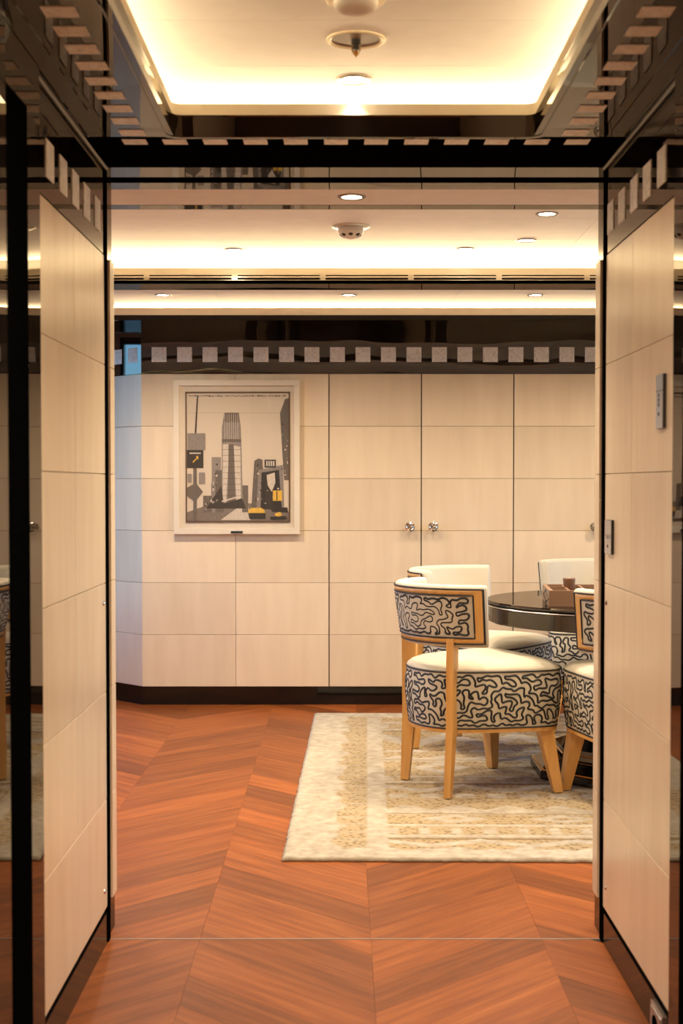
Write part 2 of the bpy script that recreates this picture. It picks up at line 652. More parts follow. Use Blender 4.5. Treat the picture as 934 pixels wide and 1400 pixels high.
# second tray
LY2 = 7.12
ceil3 = struct(MB().box(RX0, RX1, 6.0, 7.34, ZC3 + .004, ZC3 + .04).obj('ceiling_back', 'ceiling_white'))
for p, q in zip([RX0, -.6, .55, RX1], [-.6, .55, RX1]):
    MB().box(p + .001, q - .001, 6.018, 7.34, ZC3, ZC3 + .006).obj('panel', 'ceiling_white', ceil3)
m = MB()
m.box(RX0, RX1, LY2, YB + .012, ZS, ZS + .014)
m.box(RX0, RX1, LY2, LY2 + .014, ZS + .014, 2.030)
struct(m.obj('room_soffit_back', 'lacquer_black'))
struct(MB().box(RX0, RX1, LY2 + .002, LY2 + .016, 2.030, 2.066).obj('cove_lip', 'cove_cream'))
struct(MB().box(RX0, RX1, 7.33, 7.36, ZS + .014, ZC3 + .01).obj('cove_back', 'cove_cream'))
struct(MB().box(RX0 - .1, RX1 + .1, YB, 9.0, 2.14, 2.2).obj('ceiling_alcove', 'ceiling_white'))
struct(MB().box(RX0 - .1, RX1 + .1, 3.66, 9.0, 2.22, 2.26).obj('roof', 'ceiling_white'))

# ------------------------------------------------------------------ room walls
def wall_row(parent, x0, x1, y, rz=0.0, pt=None):
    for r in range(6):
        z = ZT - ROW * (r + .5)
        tile('panel', abs(x1 - x0) - .0016, ROW - .0016, .012, 'parchment', parent, pt(z) if pt else ((x0 + x1) / 2, y + .012, z), rz)
XC = -1.078
CX = [XC, -.5735, -.071, .425, .921, 1.417, 1.913, RX1]
wb = struct(MB().box(XC + .012, RX1 + .1, YB + .06, YB + .16, 0, 2.25).obj('wall_back', 'joint'))
wbl = struct(MB().box(XC, CX[2] - .002, YB + .012, YB + .03, ZB, ZT).obj('wall_back_left', 'joint'))
wbr = struct(MB().box(CX[6] + .004, CX[7], YB + .012, YB + .03, ZB, ZT).obj('wall_back_right', 'joint'))
for a, c in ((CX[0], CX[1]), (CX[1], CX[2] - .002)):
    wall_row(wbl, a, c, YB)
wall_row(wbr, CX[6] + .004, CX[7], YB)
fasB = struct(MB().box(XC, RX1, YB, YB + .03, ZT + .001, ZS).obj('fascia_back', 'lacquer_wavy'))
x = -1.021 + .0393
while x < RX1 - .05:
    tile('inlay', .0795, .0795, .003, 'silver_inlay', fasB, (x, YB + .001, 1.884), 0, .001)
    x += .1366
struct(MB().box(XC, CX[2], YB + .002, YB + .03, 0, ZB - .001).obj('baseboard_back', 'lacquer_black'))
# splayed corner running back to the alcove
d45 = .62
px = lambda s, off=0: (XC - s * .7071 + off * .7071, YB + s * .7071 + off * .7071)
def slab45(m, s0, s1, o0, o1, z0, z1):
    return m.prism([px(s0, o0), px(s1, o0), px(s1, o1), px(s0, o1)], z0, z1)
ws = struct(slab45(MB(), .0, d45, .012, .08, 0, 2.2).obj('wall_splay', 'joint'))
for r in range(6):
    z = ZT - ROW * (r + .5)
    for s0, s1 in ((0, .36), (.36, .62)):
        c = px((s0 + s1) / 2, .012)
        tile('panel', s1 - s0 - .0016, ROW - .0016, .012, 'parchment', ws, (c[0], c[1], z), R(-45))
fs = struct(slab45(MB(), 0, d45, 0, .012, ZT + .001, ZS + .12).obj('fascia_splay', 'lacquer'))
for k in range(4):
    c = px(.075 + .1366 * k, .001)
    tile('inlay', .0795, .0795, .003, 'silver_inlay', fs, (c[0], c[1], 1.884), R(-45), .001)
struct(slab45(MB(), 0, d45, 0, .012, 0, ZB - .001).obj('baseboard_splay', 'lacquer_black'))
xa, ya = px(d45)
struct(MB().box(RX0 - .1, xa + .05, ya, ya + .1, 0, 2.2).obj('wall_alcove', 'parchment'))
# side walls with windows
def side_wall(name, x0, x1, wy0, wy1, z0, z1, xin, n, num):
    m = MB()
    m.box(x0, x1, 3.70, wy0, 0, 2.22)
    m.box(x0, x1, wy1, 9.0, 0, 2.22)
    m.box(x0, x1, wy0, wy1, 0, z0)
    m.box(x0, x1, wy0, wy1, z1, 2.22)
    struct(m.obj(name, 'parchment'))
    win = struct(MB().box(xin - .004, xin + .004, wy0, wy1, z0, z1).obj('window_%d' % num, 'tinted_glass'))
    f = MB()
    f.box(xin - .03, xin + .03, wy0, wy1, z0, z0 + .04)
    f.box(xin - .03, xin + .03, wy0, wy1, z1 - .04, z1)
    for k in range(n + 1):
        y = wy0 + (wy1 - wy0) * k / n
        f.box(xin - .03, xin + .03, y - .02, y + .02, z0, z1)
    f.obj('window_frame', 'lacquer', win)
side_wall('wall_room_left', RX0 - .1, RX0, 5.3, 8.0, .55, 2.12, RX0 - .05, 3, 1)
side_wall('wall_room_right', RX1, RX1 + .1, 4.6, 6.9, .75, 1.75, RX1 + .05, 2, 2)
m = MB()
m.box(RX0 - .1, XL - .12, 3.70, 3.815, 0, 2.22)
m.box(XR + .12, RX1 + .1, 3.70, 3.815, 0, 2.22)
struct(m.obj('wall_front', 'parchment'))
struct(MB().box(-60, 60, -60, 60, -3.2, -3.0).obj('sea', simple('sea_water', (.01, .05, .10), .15).name))

# ------------------------------------------------------------------ cupboards
def cupboard(x0, xm, x1, label):
    t = thing('cupboard', label, 'cupboard', ((x0 + x1) / 2, YB, 0))
    ox = (x0 + x1) / 2
    MB().box(x0 - ox + .001, x1 - ox - .001, .0125, .03, .0, ZT).obj('carcass', 'black_matte', t)
    MB().box(x0 - ox, x1 - ox, .006, .012, 0, ZB - .002).obj('plinth', 'lacquer_black', t)
    for a, c, side in ((x0, xm, 1), (xm, x1, -1)):
        cx = (a + c) / 2
        dr = MB().box(-(c - a) / 2 + .0028, (c - a) / 2 - .0028, .0062, .0122, ZB, ZT - .001).obj('door', 'joint', t, loc=(cx - ox, 0, 0))
        for r in range(6):
            z = ZT - ROW * (r + .5)
            tile('panel', c - a - .0056, ROW - .0016, .006, 'parchment', dr, (0, .0062, z))
        kx = side * ((c - a) / 2 - .0625)
        k = MB().lathe([(.012, 0), (.0125, .003), (.007, .007), (.0065, .018), (.013, .024), (.0235, .030), (.0275, .036), (.0265, .041), (.019, .043), (.016, .041), (.009, .0425), (0.0, .043)], 28, axis='-Y').obj('knob', 'chrome', dr, smooth=True, loc=(kx, .0005, .962))
    return t
cupboard(CX[2], CX[3], CX[4], 'parchment panelled cupboard with paired round knobs beside the framed cityscape')
cupboard(CX[4], CX[5], CX[6], 'parchment panelled cupboard behind the round table, half hidden by the doorway')

# ------------------------------------------------------------------ rug
def build_rug():
    W_, D_ = 2.75, 2.85
    nx, ny = 230, 380
    random.seed(3)
    lines = [.26, .46, .61, .95, 1.13, 1.28, 1.60, 1.84, 2.32, 2.58]
    verts, pile, seam = [], [], []
    def val(x, y):
        e = min(y, D_ - y)
        ex = min(x, W_ - x)
        s = 0.0
        wob = .012 * math.sin(x * 26) + .008 * math.sin(x * 57 + 1)
        wobx = .014 * math.sin(y * 19) + .010 * math.sin(y * 43 + 2)
        if e < .125 + wob * 1.2:
            return 1.0, (1.0 if .118 + wob < e < .125 + wob else 0) * .25
        if ex < .17 + wobx:
            return 1.0, 0.0
        if ex < .27:
            return .12 + .25 * (math.sin(y * 60) > .3), 0.0
        if ex < .335:
            return .95, 0.0
        if ex < .345:
            return 0.0, .35
        for q in lines:
            if abs(y - q) < .0065:
                return .0, .75
        k = sum(1 for q in lines if y > q)
        lo = ([.125] + lines)[k]
        hi = (lines + [D_ - .125])[k]
        t = (y - lo) / (hi - lo)
        kind = k % 4
        if kind == 0:
            z = abs(((x * 3.1) % 1) - .5) * 2
            p = 1.0 if abs(t - (.25 + .5 * z)) < .17 else .05
        elif kind == 1:
            p = 1.0 if (t < .22 or t > .8) else (.9 if ((x * 9) % 1) < .35 and .3 < t < .7 else .1)
        elif kind == 2:
            u = ((x * 2.6) % 1) - .5
            p = 1.0 if abs(u) * 1.3 + abs(t - .5) < .42 and abs(u) * 1.3 + abs(t - .5) > .17 else .08
            if t > .92:
                p = .9
        else:
            p = .9 if (t < .3 + .10 * math.sin(x * 34)) or (t > .75 and math.sin(x * 52) > -.3) else .1
        return p, s
    for j in range(ny + 1):
        y = D_ * j / ny
        for i in range(nx + 1):
            x = W_ * i / nx
            p, s = val(x, y)
            edge = min(x, y, W_ - x, D_ - y)
            z = .0105 + .0035 * p - .003 * s + random.uniform(-.0006, .0006)
            xx, yy = x, y
            if edge < .004:
                z = .007
                xx += random.uniform(-.0035, .0035)
                yy += random.uniform(-.0035, .0035)
            verts.append((xx, yy, z))
            pile.append(max(0, min(1, p + random.uniform(-.18, .12))))
            seam.append(s)
    n1 = nx + 1
    faces = [(j * n1 + i, j * n1 + i + 1, (j + 1) * n1 + i + 1, (j + 1) * n1 + i) for j in range(ny) for i in range(nx)]
    ring = [i for i in range(n1)] + [j * n1 + nx for j in range(1, ny + 1)] + [ny * n1 + i for i in range(nx - 1, -1, -1)] + [j * n1 for j in range(ny - 1, 0, -1)]
    k = len(verts)
    for q in ring:
        x, y, z = verts[q]
        verts.append((x, y, .0005))
        pile.append(.7)
        seam.append(.15)
    N = len(ring)
    for i in range(N):
        faces.append((ring[(i + 1) % N], ring[i], k + i, k + (i + 1) % N))
    faces.append([k + i for i in range(N)][::-1])
    me = bpy.data.meshes.new('rug')
    me.from_pydata(verts, [], faces)
    for nm, dat in (('pile', pile), ('seam', seam)):
        a = me.attributes.new(nm, 'FLOAT', 'POINT')
        a.data.foreach_set('value', dat)
    me.polygons.foreach_set('use_smooth', [True] * len(me.polygons))
    o = mesh_obj('rug', me, 'rug_wool', None, (-.191, 4.462, 0), (0, 0, R(-1.0)))
    tag(o, 'cream wool rug with raised banded pattern under the dining chairs', 'rug')
build_rug()
RZ = .0146          # rug surface

# ------------------------------------------------------------------ chairs
def spanning_squiggle(nx, ny, seed):
    """closed meander that winds round a random tree: points on a (2nx x 2ny) lattice"""
    rd = random.Random(seed)
    links, came = {}, {}
    start = (rd.randrange(nx), rd.randrange(ny))
    seen = {start}
    front = [start]
    while front:
        i = rd.randrange(len(front)) if rd.random() < .93 else len(front) - 1
        c = front[i]
        opts = [(c[0] + dx, c[1] + dy) for dx, dy in ((1, 0), (-1, 0), (0, 1), (0, -1))]
        opts = [o for o in opts if 0 <= o[0] < nx and 0 <= o[1] < ny and o not in seen]
        if not opts:
            front.pop(i)
            continue
        par = came.get(c)
        turn = [o for o in opts if par is None or (o[0] - c[0], o[1] - c[1]) != (c[0] - par[0], c[1] - par[1])]
        o = rd.choice(turn if turn and rd.random() < .85 else opts)
        came[o] = c
        seen.add(o)
        front.append(o)
        links.setdefault(c, set()).add(o)
        links.setdefault(o, set()).add(c)
    adj = {}
    def con(a, c):
        adj.setdefault(a, []).append(c)
        adj.setdefault(c, []).append(a)
    for x in range(nx):
        for y in range(ny):
            L = links.get((x, y), ())
            q = lambda a, c: (2 * x + a, 2 * y + c)
            if (x + 1, y) in L:
                con(q(1, 0), (2 * x + 2, 2 * y)); con(q(1, 1), (2 * x + 2, 2 * y + 1))
            else:
                con(q(1, 0), q(1, 1))
            if (x - 1, y) not in L:
                con(q(0, 0), q(0, 1))
            if (x, y + 1) in L:
                con(q(0, 1), (2 * x, 2 * y + 2)); con(q(1, 1), (2 * x + 1, 2 * y + 2))
            else:
                con(q(0, 1), q(1, 1))
            if (x, y - 1) not in L:
                con(q(0, 0), q(1, 0))
    path = [(0, 0)]
    prev, cur = None, (0, 0)
    while True:
        nxt = [a for a in adj[cur] if a != prev][0]
        if nxt == (0, 0):
            break
        path.append(nxt)
        prev, cur = cur, nxt
    jit = {p: (p[0] + .5 + rd.uniform(-.17, .17), p[1] + .5 + rd.uniform(-.17, .17)) for p in path}
    # push straight runs sideways alternately so that the line wriggles
    pts = []
    N = len(path)
    for i, p in enumerate(path):
        a, c = path[i - 1], path[(i + 1) % N]
        x, y = jit[p]
        if a[0] + c[0] == 2 * p[0] and a[1] + c[1] == 2 * p[1]:
            s = .30 if (i % 2) else -.30
            if a[0] == c[0]:
                x += s
            else:
                y += s
        pts.append((x, y))
    pts = [(x + .34 * math.sin(1.55 * y + .9 * math.sin(.7 * x)) , y + .34 * math.sin(1.45 * x + 1.1 * math.sin(.8 * y + 1)) * min(1, y, 2 * ny - y)) for x, y in pts]
    for _ in range(2):
        out = []
        for i in range(len(pts)):
            a, c = pts[i], pts[(i + 1) % len(pts)]
            out += [(a[0] * .75 + c[0] * .25, a[1] * .75 + c[1] * .25), (a[0] * .25 + c[0] * .75, a[1] * .25 + c[1] * .75)]
        pts = out
    return pts

def ribbon(m, pts, surf, hw, off):
    """raised cord along 2D points mapped by surf(s, t, lift)"""
    vs, fs = [], []
    N = len(pts)
    P3 = [Vector(surf(x, y, off)) for x, y in pts]
    Q3 = [Vector(surf(x, y, off + .01)) for x, y in pts]
    for i in range(N):
        t = (P3[(i + 1) % N] - P3[i - 1]).normalized()
        n = (Q3[i] - P3[i]).normalized()
        sd = t.cross(n).normalized()
        vs += [P3[i] - sd * hw - n * .0012, P3[i] + n * .0012, P3[i] + sd * hw - n * .0012]
    for i in range(N):
        j = (i + 1) % N
        fs += [(i * 3, j * 3, j * 3 + 1, i * 3 + 1), (i * 3 + 1, j * 3 + 1, j * 3 + 2, i * 3 + 2)]
    return m.add(vs, fs)

HALF = [(-.06, 0), (-.045, .09), (0, .155), (.10, .208), (.25, .243), (.38, .265), (.445, .24), (.47, .13), (.475, 0)]
def seat_outline(n):
    """n points at equal arc length, starting at the back, local (x forward, y left)"""
    ctrl = [(u, -w_) for u, w_ in HALF] + [(u, w_) for u, w_ in HALF[-2:0:-1]]
    K = len(ctrl)
    fine = []
    for i in range(K):
        p0, p1, p2, p3 = [Vector(ctrl[(i + d) % K]) for d in (-1, 0, 1, 2)]
        for s in range(24):
            t = s / 24
            fine.append(.5 * ((2 * p1) + (p2 - p0) * t + (2 * p0 - 5 * p1 + 4 * p2 - p3) * t * t + (3 * p1 - p0 - 3 * p2 + p3) * t ** 3))
    acc = [0]
    for i in range(len(fine)):
        acc.append(acc[-1] + (fine[(i + 1) % len(fine)] - fine[i]).length)
    T = acc[-1]
    out, k = [], 0
    for i in range(n):
        s = T * i / n
        while acc[k + 1] < s:
            k += 1
        f = (s - acc[k]) / (acc[k + 1] - acc[k])
        out.append(fine[k].lerp(fine[(k + 1) % len(fine)], f))
    return out, T
NO = 120
OUT, PERIM = seat_outline(NO)
CEN = Vector((.21, 0))
SZ0, SZ1 = .252, .468
def seat_pt(s, t, lift=0.0):
    """s in 0..1 round the seat, t in 0..1 up the side"""
    f = (s % 1) * NO
    i = int(f) % NO
    p = OUT[i].lerp(OUT[(i + 1) % NO], f - int(f))
    tg = (OUT[(i + 1) % NO] - OUT[i]).normalized()
    n = Vector((tg.y, -tg.x))
    if n.dot(p - CEN) < 0:
        n = -n
    k = .965 + .035 * min(1, t * 1.6)
    q = CEN + (p - CEN) * k + n * (.006 * math.sin(PI * t) + lift)
    return (q.x, q.y, SZ0 + (SZ1 - SZ0) * t)

BZ0, BZ1 = .565, .80
def back_pt(th, t, off=0.0):
    r = .28 + .02 * t + off
    uc = .204 - .014 * t
    return (uc - r * math.cos(th), -r * math.sin(th), BZ0 + (BZ1 - BZ0) * t)

def grid_obj(name, mat, us, ts, fn, parent, skip=None, smooth=True, thick=0):
    m = MB()
    vs = [fn(u, t) for t in ts for u in us]
    n = len(us)
    fs = []
    for j in range(len(ts) - 1):
        for i in range(n - 1):
            if skip and skip((us[i] + us[i + 1]) / 2, (ts[j] + ts[j + 1]) / 2):
                continue
            fs.append((j * n + i, j * n + i + 1, (j + 1) * n + i + 1, (j + 1) * n + i))
    m.add(vs, fs)
    me = m.mesh(name, [mat], smooth)
    o = mesh_obj(name, me, None, parent)
    if thick:
        md = o.modifiers.new('thickness', 'SOLIDIFY')
        md.thickness = thick
        md.offset = 0
    return o
def lin(a, c, n):
    return [a + (c - a) * i / (n - 1) for i in range(n)]

def make_chair():
    t = thing('dining_chair', 'chair', 'chair')
    # padded barrel back
    TH = R(72)
    prof = []
    hz, hd, rc = .5, .025, .018
    for cx, cz, a0 in ((hd - rc, .5 - rc / .235, 0), (-hd + rc, .5 - rc / .235, 90), (-hd + rc, -.5 + rc / .235, 180), (hd - rc, -.5 + rc / .235, 270)):
        for i in range(5):
            a = R(a0 + 22.5 * i)
            prof.append((cx + rc * math.cos(a), cz + rc / .235 * math.sin(a)))
    m = MB()
    P = len(prof)
    ths = [-TH - .03, -TH - .022, -TH - .008] + lin(-TH + .02, TH - .02, 41) + [TH + .008, TH + .022, TH + .03]
    sc = [.45, .78, .95] + [1] * 41 + [.95, .78, .45]
    vs, fs = [], []
    for th, s in zip(ths, sc):
        s2 = 1 - (1 - s) * .16
        for dx, dz in prof:
            vs.append(back_pt(th, .5 + dz * s2, -.025 + dx * s))
    for i in range(len(ths) - 1):
        for k in range(P):
            l = (k + 1) % P
            fs.append((i * P + k, (i + 1) * P + k, (i + 1) * P + l, i * P + l))
    fs += [list(range(P)), list(range((len(ths) - 1) * P, len(ths) * P))[::-1]]
    bk = m.add(vs, fs).obj('backrest', 'cream_fabric', t, smooth=True)
    # wooden frame, fabric field, cords and embroidery on the outside of the back
    A1, A2 = R(69), R(62.5)
    us = lin(-A1, -A2, 6) + lin(-A2, A2, 41)[1:-1] + lin(A2, A1, 6)
    ts = [.075, .115, .155, .30, .5, .70, .845, .885, .925]
    grid_obj('back_frame', 'honey_wood', us, ts, lambda u, v: back_pt(u, v, .0022), t,
             skip=lambda u, v: abs(u) < A2 and .155 < v < .845, thick=.004)
    grid_obj('fabric_panel', 'cream_fabric', lin(-A2, A2, 45), lin(.16, .84, 7),
             lambda u, v: back_pt(u, v, .003 + .003 * (1 - (u / A2) ** 8) * (1 - ((v - .5) / .34) ** 6)), t)
    def loop(a, t0, t1, off):
        pts = [back_pt(u, t0, off) for u in lin(-a, a, 48)] + [back_pt(a, v, off) for v in lin(t0, t1, 8)[1:-1]]
        pts += [back_pt(u, t1, off) for u in lin(a, -a, 48)] + [back_pt(-a, v, off) for v in lin(t1, t0, 8)[1:-1]]
        return pts
    m = MB()
    m.tube(loop(A1 + R(1.0), .062, .938, .003), .0032, 6, True)
    m.tube(loop(A2, .16, .84, .005), .0030, 6, True)
    m.obj('back_cord', 'black_cord', t, smooth=True)
    sq = spanning_squiggle(16, 5, 11)
    us_ = A2 * .955
    m = ribbon(MB(), sq, lambda x, y, o: back_pt(-us_ + 2 * us_ * x / 32, .185 + .63 * y / 10, o), .0040, .0062)
    m.obj('embroidery', 'black_cord', t, smooth=True)
    # seat
    ss = [i / NO for i in range(NO + 1)]
    grid_obj('seat_side', 'cream_fabric', ss, lin(0, 1, 9), lambda u, v: seat_pt(u, v), t)
    m = MB()
    rings = [(1.0, 0), (1.003, .006), (.985, .014), (.93, .025), (.82, .035), (.65, .042), (.4, .046), (.15, .047)]
    vs, fs = [], []
    for k, dz in rings:
        for p in OUT:
            q = CEN + (p - CEN) * k
            vs.append((q.x, q.y, SZ1 + dz))
    for j in range(len(rings) - 1):
        for i in range(NO):
            l = (i + 1) % NO
            fs.append((j * NO + i, j * NO + l, (j + 1) * NO + l, (j + 1) * NO + i))
    fs.append([(len(rings) - 1) * NO + i for i in range(NO)])
    m.add(vs, fs).obj('cushion', 'cream_fabric', t, smooth=True)
    m = MB()
    m.tube([seat_pt(i / NO, 1.0, .001) for i in range(NO)], .0034, 6, True)
    m.tube([seat_pt(i / NO, .012, .001) for i in range(NO)], .0030, 6, True)
    m.obj('seat_cord', 'black_cord', t, smooth=True)
    sq = spanning_squiggle(50, 6, 5)
    m = ribbon(MB(), sq, lambda x, y, o: seat_pt(x / 100, .035 + .93 * y / 12, o), .0041, .0012)
    m.obj('embroidery', 'black_cord', t, smooth=True)
    rail = [CEN + (p - CEN) * .968 for p in OUT[::2]]
    MB().prism([(p.x, p.y) for p in rail], .238, .2525).obj('seat_rail', 'honey_wood', t)
    # legs: tapered splayed front pair, rear posts rising to the back
    for s in (-1, 1):
        MB().frust((.428, s * .255, 0), (.017, .017), (.392, s * .215, .240), (.029, .029), rot=s * R(12)).obj('leg', 'honey_wood', t)
        an = math.atan2(s * .197, -.215)
        m = MB()
        m.frust((-.006, s * .186, 0), (.016, .0125), (.010, s * .182, .26), (.026, .0135), rot=an)
        m.frust((.010, s * .182, .26), (.026, .0135), (.012, s * .184, .600), (.030, .0135), rot=an)
        m.obj('leg', 'honey_wood', t)
    return t

CH = [((.33, 5.49), 23, 'black and cream embroidered barrel chair standing free, its wooden back post facing the doorway'),
      ((.44, 6.48), -36, 'embroidered barrel chair tucked behind another chair, cream inside of its back showing'),
      ((1.26, 7.16), -91, 'cream backed barrel chair across the table, beyond the games case'),
      ((1.12, 5.04), 91, 'embroidered barrel chair cut off by the doorway jamb, back turned to the hall')]
proto = make_chair()
for i, ((x, y), a, lab) in enumerate(CH):
    c = proto if i == 0 else copy_tree(proto)
    c.location = (x, y, RZ)
    c.rotation_euler = (0, 0, R(a))
    c['label'] = lab
    c['group'] = 'dining chairs round the black table'

# ------------------------------------------------------------------ table and games
TX, TY, TR, TZ = 1.161, 5.81, .573, .72
t = thing('round_table', 'round black lacquer pedestal table with chairs drawn up', 'table', (TX, TY, RZ))
z = TZ - RZ
MB().lathe([(0, z - .018), (TR - .02, z - .018), (TR - .006, z - .016), (TR, z - .010), (TR, z - .005), (TR - .005, z), (0, z)], 96).obj('table_top', 'lacquer', t, smooth=True)
MB().lathe([(TR - .07, z - .088), (TR - .012, z - .088), (TR - .008, z - .084), (TR - .008, z - .028), (TR - .02, z - .018), (TR - .07, z - .018)], 96).obj('apron', 'lacquer', t, smooth=True)
MB().lathe([(TR - .004, z - .024), (TR - .001, z - .022), (TR - .004, z - .0185), (TR - .010, z - .0185)], 96).obj('edge_inlay', 'steel', t, smooth=True)
MB().lathe([(.11, .14), (.085, .24), (.085, .52), (.14, z - .06), (.16, z - .02)], 8, phase=PI / 8).obj('pedestal', 'lacquer', t)
MB().lathe([(.40, 0), (.40, .030), (.385, .040), (.30, .075), (.295, .115), (.20, .15), (.10, .16)], 8, phase=PI / 8).obj('base', 'lacquer', t)
for r, h in ((.392, .036), (.297, .095)):
    MB().tube([(r * math.cos(2 * PI * i / 8 + PI / 8), r * math.sin(2 * PI * i / 8 + PI / 8), h) for i in range(8)], .004, 6, True).obj('base_trim', 'brass', t)

# games case, open
bw, bd, bh = .46, .36, .062
t = thing('games_case', 'open brown leather games case with compartments on the black table', 'games case', (1.035, 5.62, TZ), R(-4))
MB().box(-bw / 2, bw / 2, -bd / 2, bd / 2, 0.0005, .012).obj('base', 'case_leather', t)
for nm, x0, x1, y0, y1 in (('wall', -bw / 2, bw / 2, -bd / 2, -bd / 2 + .016), ('wall', -bw / 2, bw / 2, bd / 2 - .016, bd / 2),
                           ('wall', -bw / 2, -bw / 2 + .016, -bd / 2 + .016, bd / 2 - .016), ('wall', bw / 2 - .016, bw / 2, -bd / 2 + .016, bd / 2 - .016)):
    MB().box(x0, x1, y0, y1, .012, bh).obj(nm, 'case_leather', t)
MB().box(-bw / 2 + .016, bw / 2 - .016, -bd / 2 + .016, bd / 2 - .016, .012, .030).obj('lining', 'case_felt', t)
for x in (-.150, -.085):
    MB().box(x - .005, x + .005, -bd / 2 + .016, bd / 2 - .016, .030, bh - .002).obj('divider', 'case_leather', t)
for y in (-.06, .06):
    MB().box(-bw / 2 + .016, -.155, y - .005, y + .005, .030, bh - .002).obj('divider', 'case_leather', t)
m = MB()
xx = -bw / 2 - .0008
m.tube([(xx, -.16, .028), (xx, -.02, .052), (xx, .11, .030), (xx, -.03, .008), (xx, -.16, .028)], .0018, 5)
m.obj('strap', 'black_cord', t)
for y, zz in ((-.02, .052), (-.03, .008)):
    MB().lathe([(.006, 0), (.005, .003), (0, .004)], 12, c=(0, 0, 0), axis='X').obj('stud', 'dark_plastic', t, loc=(xx - .003, y, zz))
cupm = MB().lathe([(.0, .0), (.0185, .0), (.0195, .006), (.0205, .030), (.0235, .045), (.0245, .058), (.0245, .064), (.0225, .066), (.0205, .064), (.0195, .050), (.017, .012), (0, .010)], 32).obj('dice_cup', 'leather', smooth=True, loc=(.905, 5.68, TZ + .0305))
tag(cupm, 'small brown leather dice cup standing in the open games case', 'dice cup')
pieces = [((.855, 5.735), 'ivory', 'small ivory gaming piece in the case corner by its wall'), ((.875, 5.745), 'ivory', 'small ivory gaming piece beside the dice cup'),
          ((1.035, 5.66), 'amber_piece', 'amber round gaming piece lying in the open games case'), ((1.09, 5.70), 'amber_piece', 'amber round gaming piece farther from the dice cup in the case')]
for (x, y), mt, lab in pieces:
    r = .011 if mt == 'ivory' else .02
    o = MB().lathe([(0, 0), (r, 0), (r * 1.03, .003), (r, .007), (r * .7, .0075), (0, .0068)], 24).obj('gaming_piece', mt, smooth=True, loc=(x, y, TZ + .0305))
    tag(o, lab, 'gaming piece', 'gaming pieces in the case')

# ------------------------------------------------------------------ framed picture
fx0, fx1, fz0, fz1 = -.902, -.228, .923, 1.746
fw, fh = fx1 - fx0, fz1 - fz0
t = thing('framed_picture', 'white box framed sepia cityscape print with yellow cars on the panelled wall', 'picture', ((fx0 + fx1) / 2, YB - .0005, fz0))
fr = .030
for x0, x1, z0, z1 in ((-fw / 2, fw / 2, 0, fr), (-fw / 2, fw / 2, fh - fr, fh), (-fw / 2, -fw / 2 + fr, fr, fh - fr), (fw / 2 - fr, fw / 2, fr, fh - fr)):
    MB().box(x0, x1, -.030, 0, z0, z1).obj('frame_bar', 'white_frame' if 'white_frame' in MATS else simple('white_frame', (.68, .58, .45), .35).name, t)
MB().box(-fw / 2 + fr, fw / 2 - fr, -.020, -.002, fr, fh - fr).obj('mat', simple('mat_board', (.64, .53, .40), .8).name, t)
aw, ah = .560, .698
ax, az = -.839 + aw / 2 - (fx0 + fx1) / 2, .986 - fz0
fl = .007
for x0, x1, z0, z1 in ((-aw / 2, aw / 2, 0, fl), (-aw / 2, aw / 2, ah - fl, ah), (-aw / 2, -aw / 2 + fl, fl, ah - fl), (aw / 2 - fl, aw / 2, fl, ah - fl)):
    MB().box(ax + x0, ax + x1, -.026, -.020, az + z0, az + z1).obj('fillet', simple('fillet_brown', (.10, .05, .02), .5).name if 'fillet_brown' not in MATS else 'fillet_brown', t)
INK = {'paper': (.58, .47, .35), 'ink_dark': (.035, .026, .020), 'ink_mid': (.12, .092, .072), 'ink_grey': (.22, .18, .15), 'ink_light': (.52, .43, .34), 'ink_yellow': (.62, .36, .05), 'road': (.17, .13, .10)}
for k_, c_ in INK.items():
    b = NB('print_' + k_)
    v = b.coords((1, 1, 1))
    f1 = b.noise(b.coords((60, 1, 14)), 3, 4, .7)
    b.base(b.mix(tuple(q * (.93 if k_ == 'paper' else .55) for q in c_), tuple(min(1, q * (1.05 if k_ == 'paper' else 1.5)) for q in c_), f1))
    b.set(Roughness=.8)
m = MB()
names = ['print_' + k_ for k_ in INK]
lay = [0]
def ink(kind, poly):
    """poly in 0..1 of the print, y down"""
    m.cur = list(INK).index(kind)
    lay[0] += 1
    y = -.0202 - .00002 * lay[0]
    m.add([((-.5 + px_) * (aw - .01) + ax, y, az + .005 + (1 - pz_) * (ah - .01)) for px_, pz_ in poly], [list(range(len(poly)))])
def q4(kind, x0, y0, x1, y1):
    ink(kind, [(x0, y0), (x1, y0), (x1, y1), (x0, y1)])
q4('paper', 0, 0, 1, 1)
rp = random.Random(4)
for k_ in range(34):                      # pencilled note along the top
    x0 = .02 + .028 * k_
    q4('ink_mid', x0, .018 + rp.uniform(0, .006), x0 + .022, .026 + rp.uniform(0, .006))
q4('ink_grey', .0, .155, 1, .1565)
ink('road', [(0, .93), (.25, .86), (.70, .86), (1, .93), (1, 1), (0, 1)])
ink('ink_light', [(.33, .99), (.52, .88), (.60, .88), (.62, .99)])
# side streets: stepped blocks left and right
for x0, y0, x1, k_ in ((.16, .80, .28, 'ink_mid'), (.24, .70, .36, 'ink_mid'), (.245, .50, .335, 'ink_grey'), (.28, .60, .36, 'ink_mid'), (.54, .72, .60, 'ink_mid')):
    q4(k_, x0, y0, x1, .93)
ink('ink_mid', [(.66, .53), (.70, .51), (.74, .52), (.76, .90), (.63, .90)])
ink('ink_grey', [(.70, .60), (.94, .56), (.95, .90), (.68, .90)])
ink('ink_dark', [(.73, .62), (.90, .60), (.93, .92), (.72, .90)])
ink('ink_mid', [(.91, .16), (.96, .05), (1.0, .04), (1.0, .68), (.95, .68)])
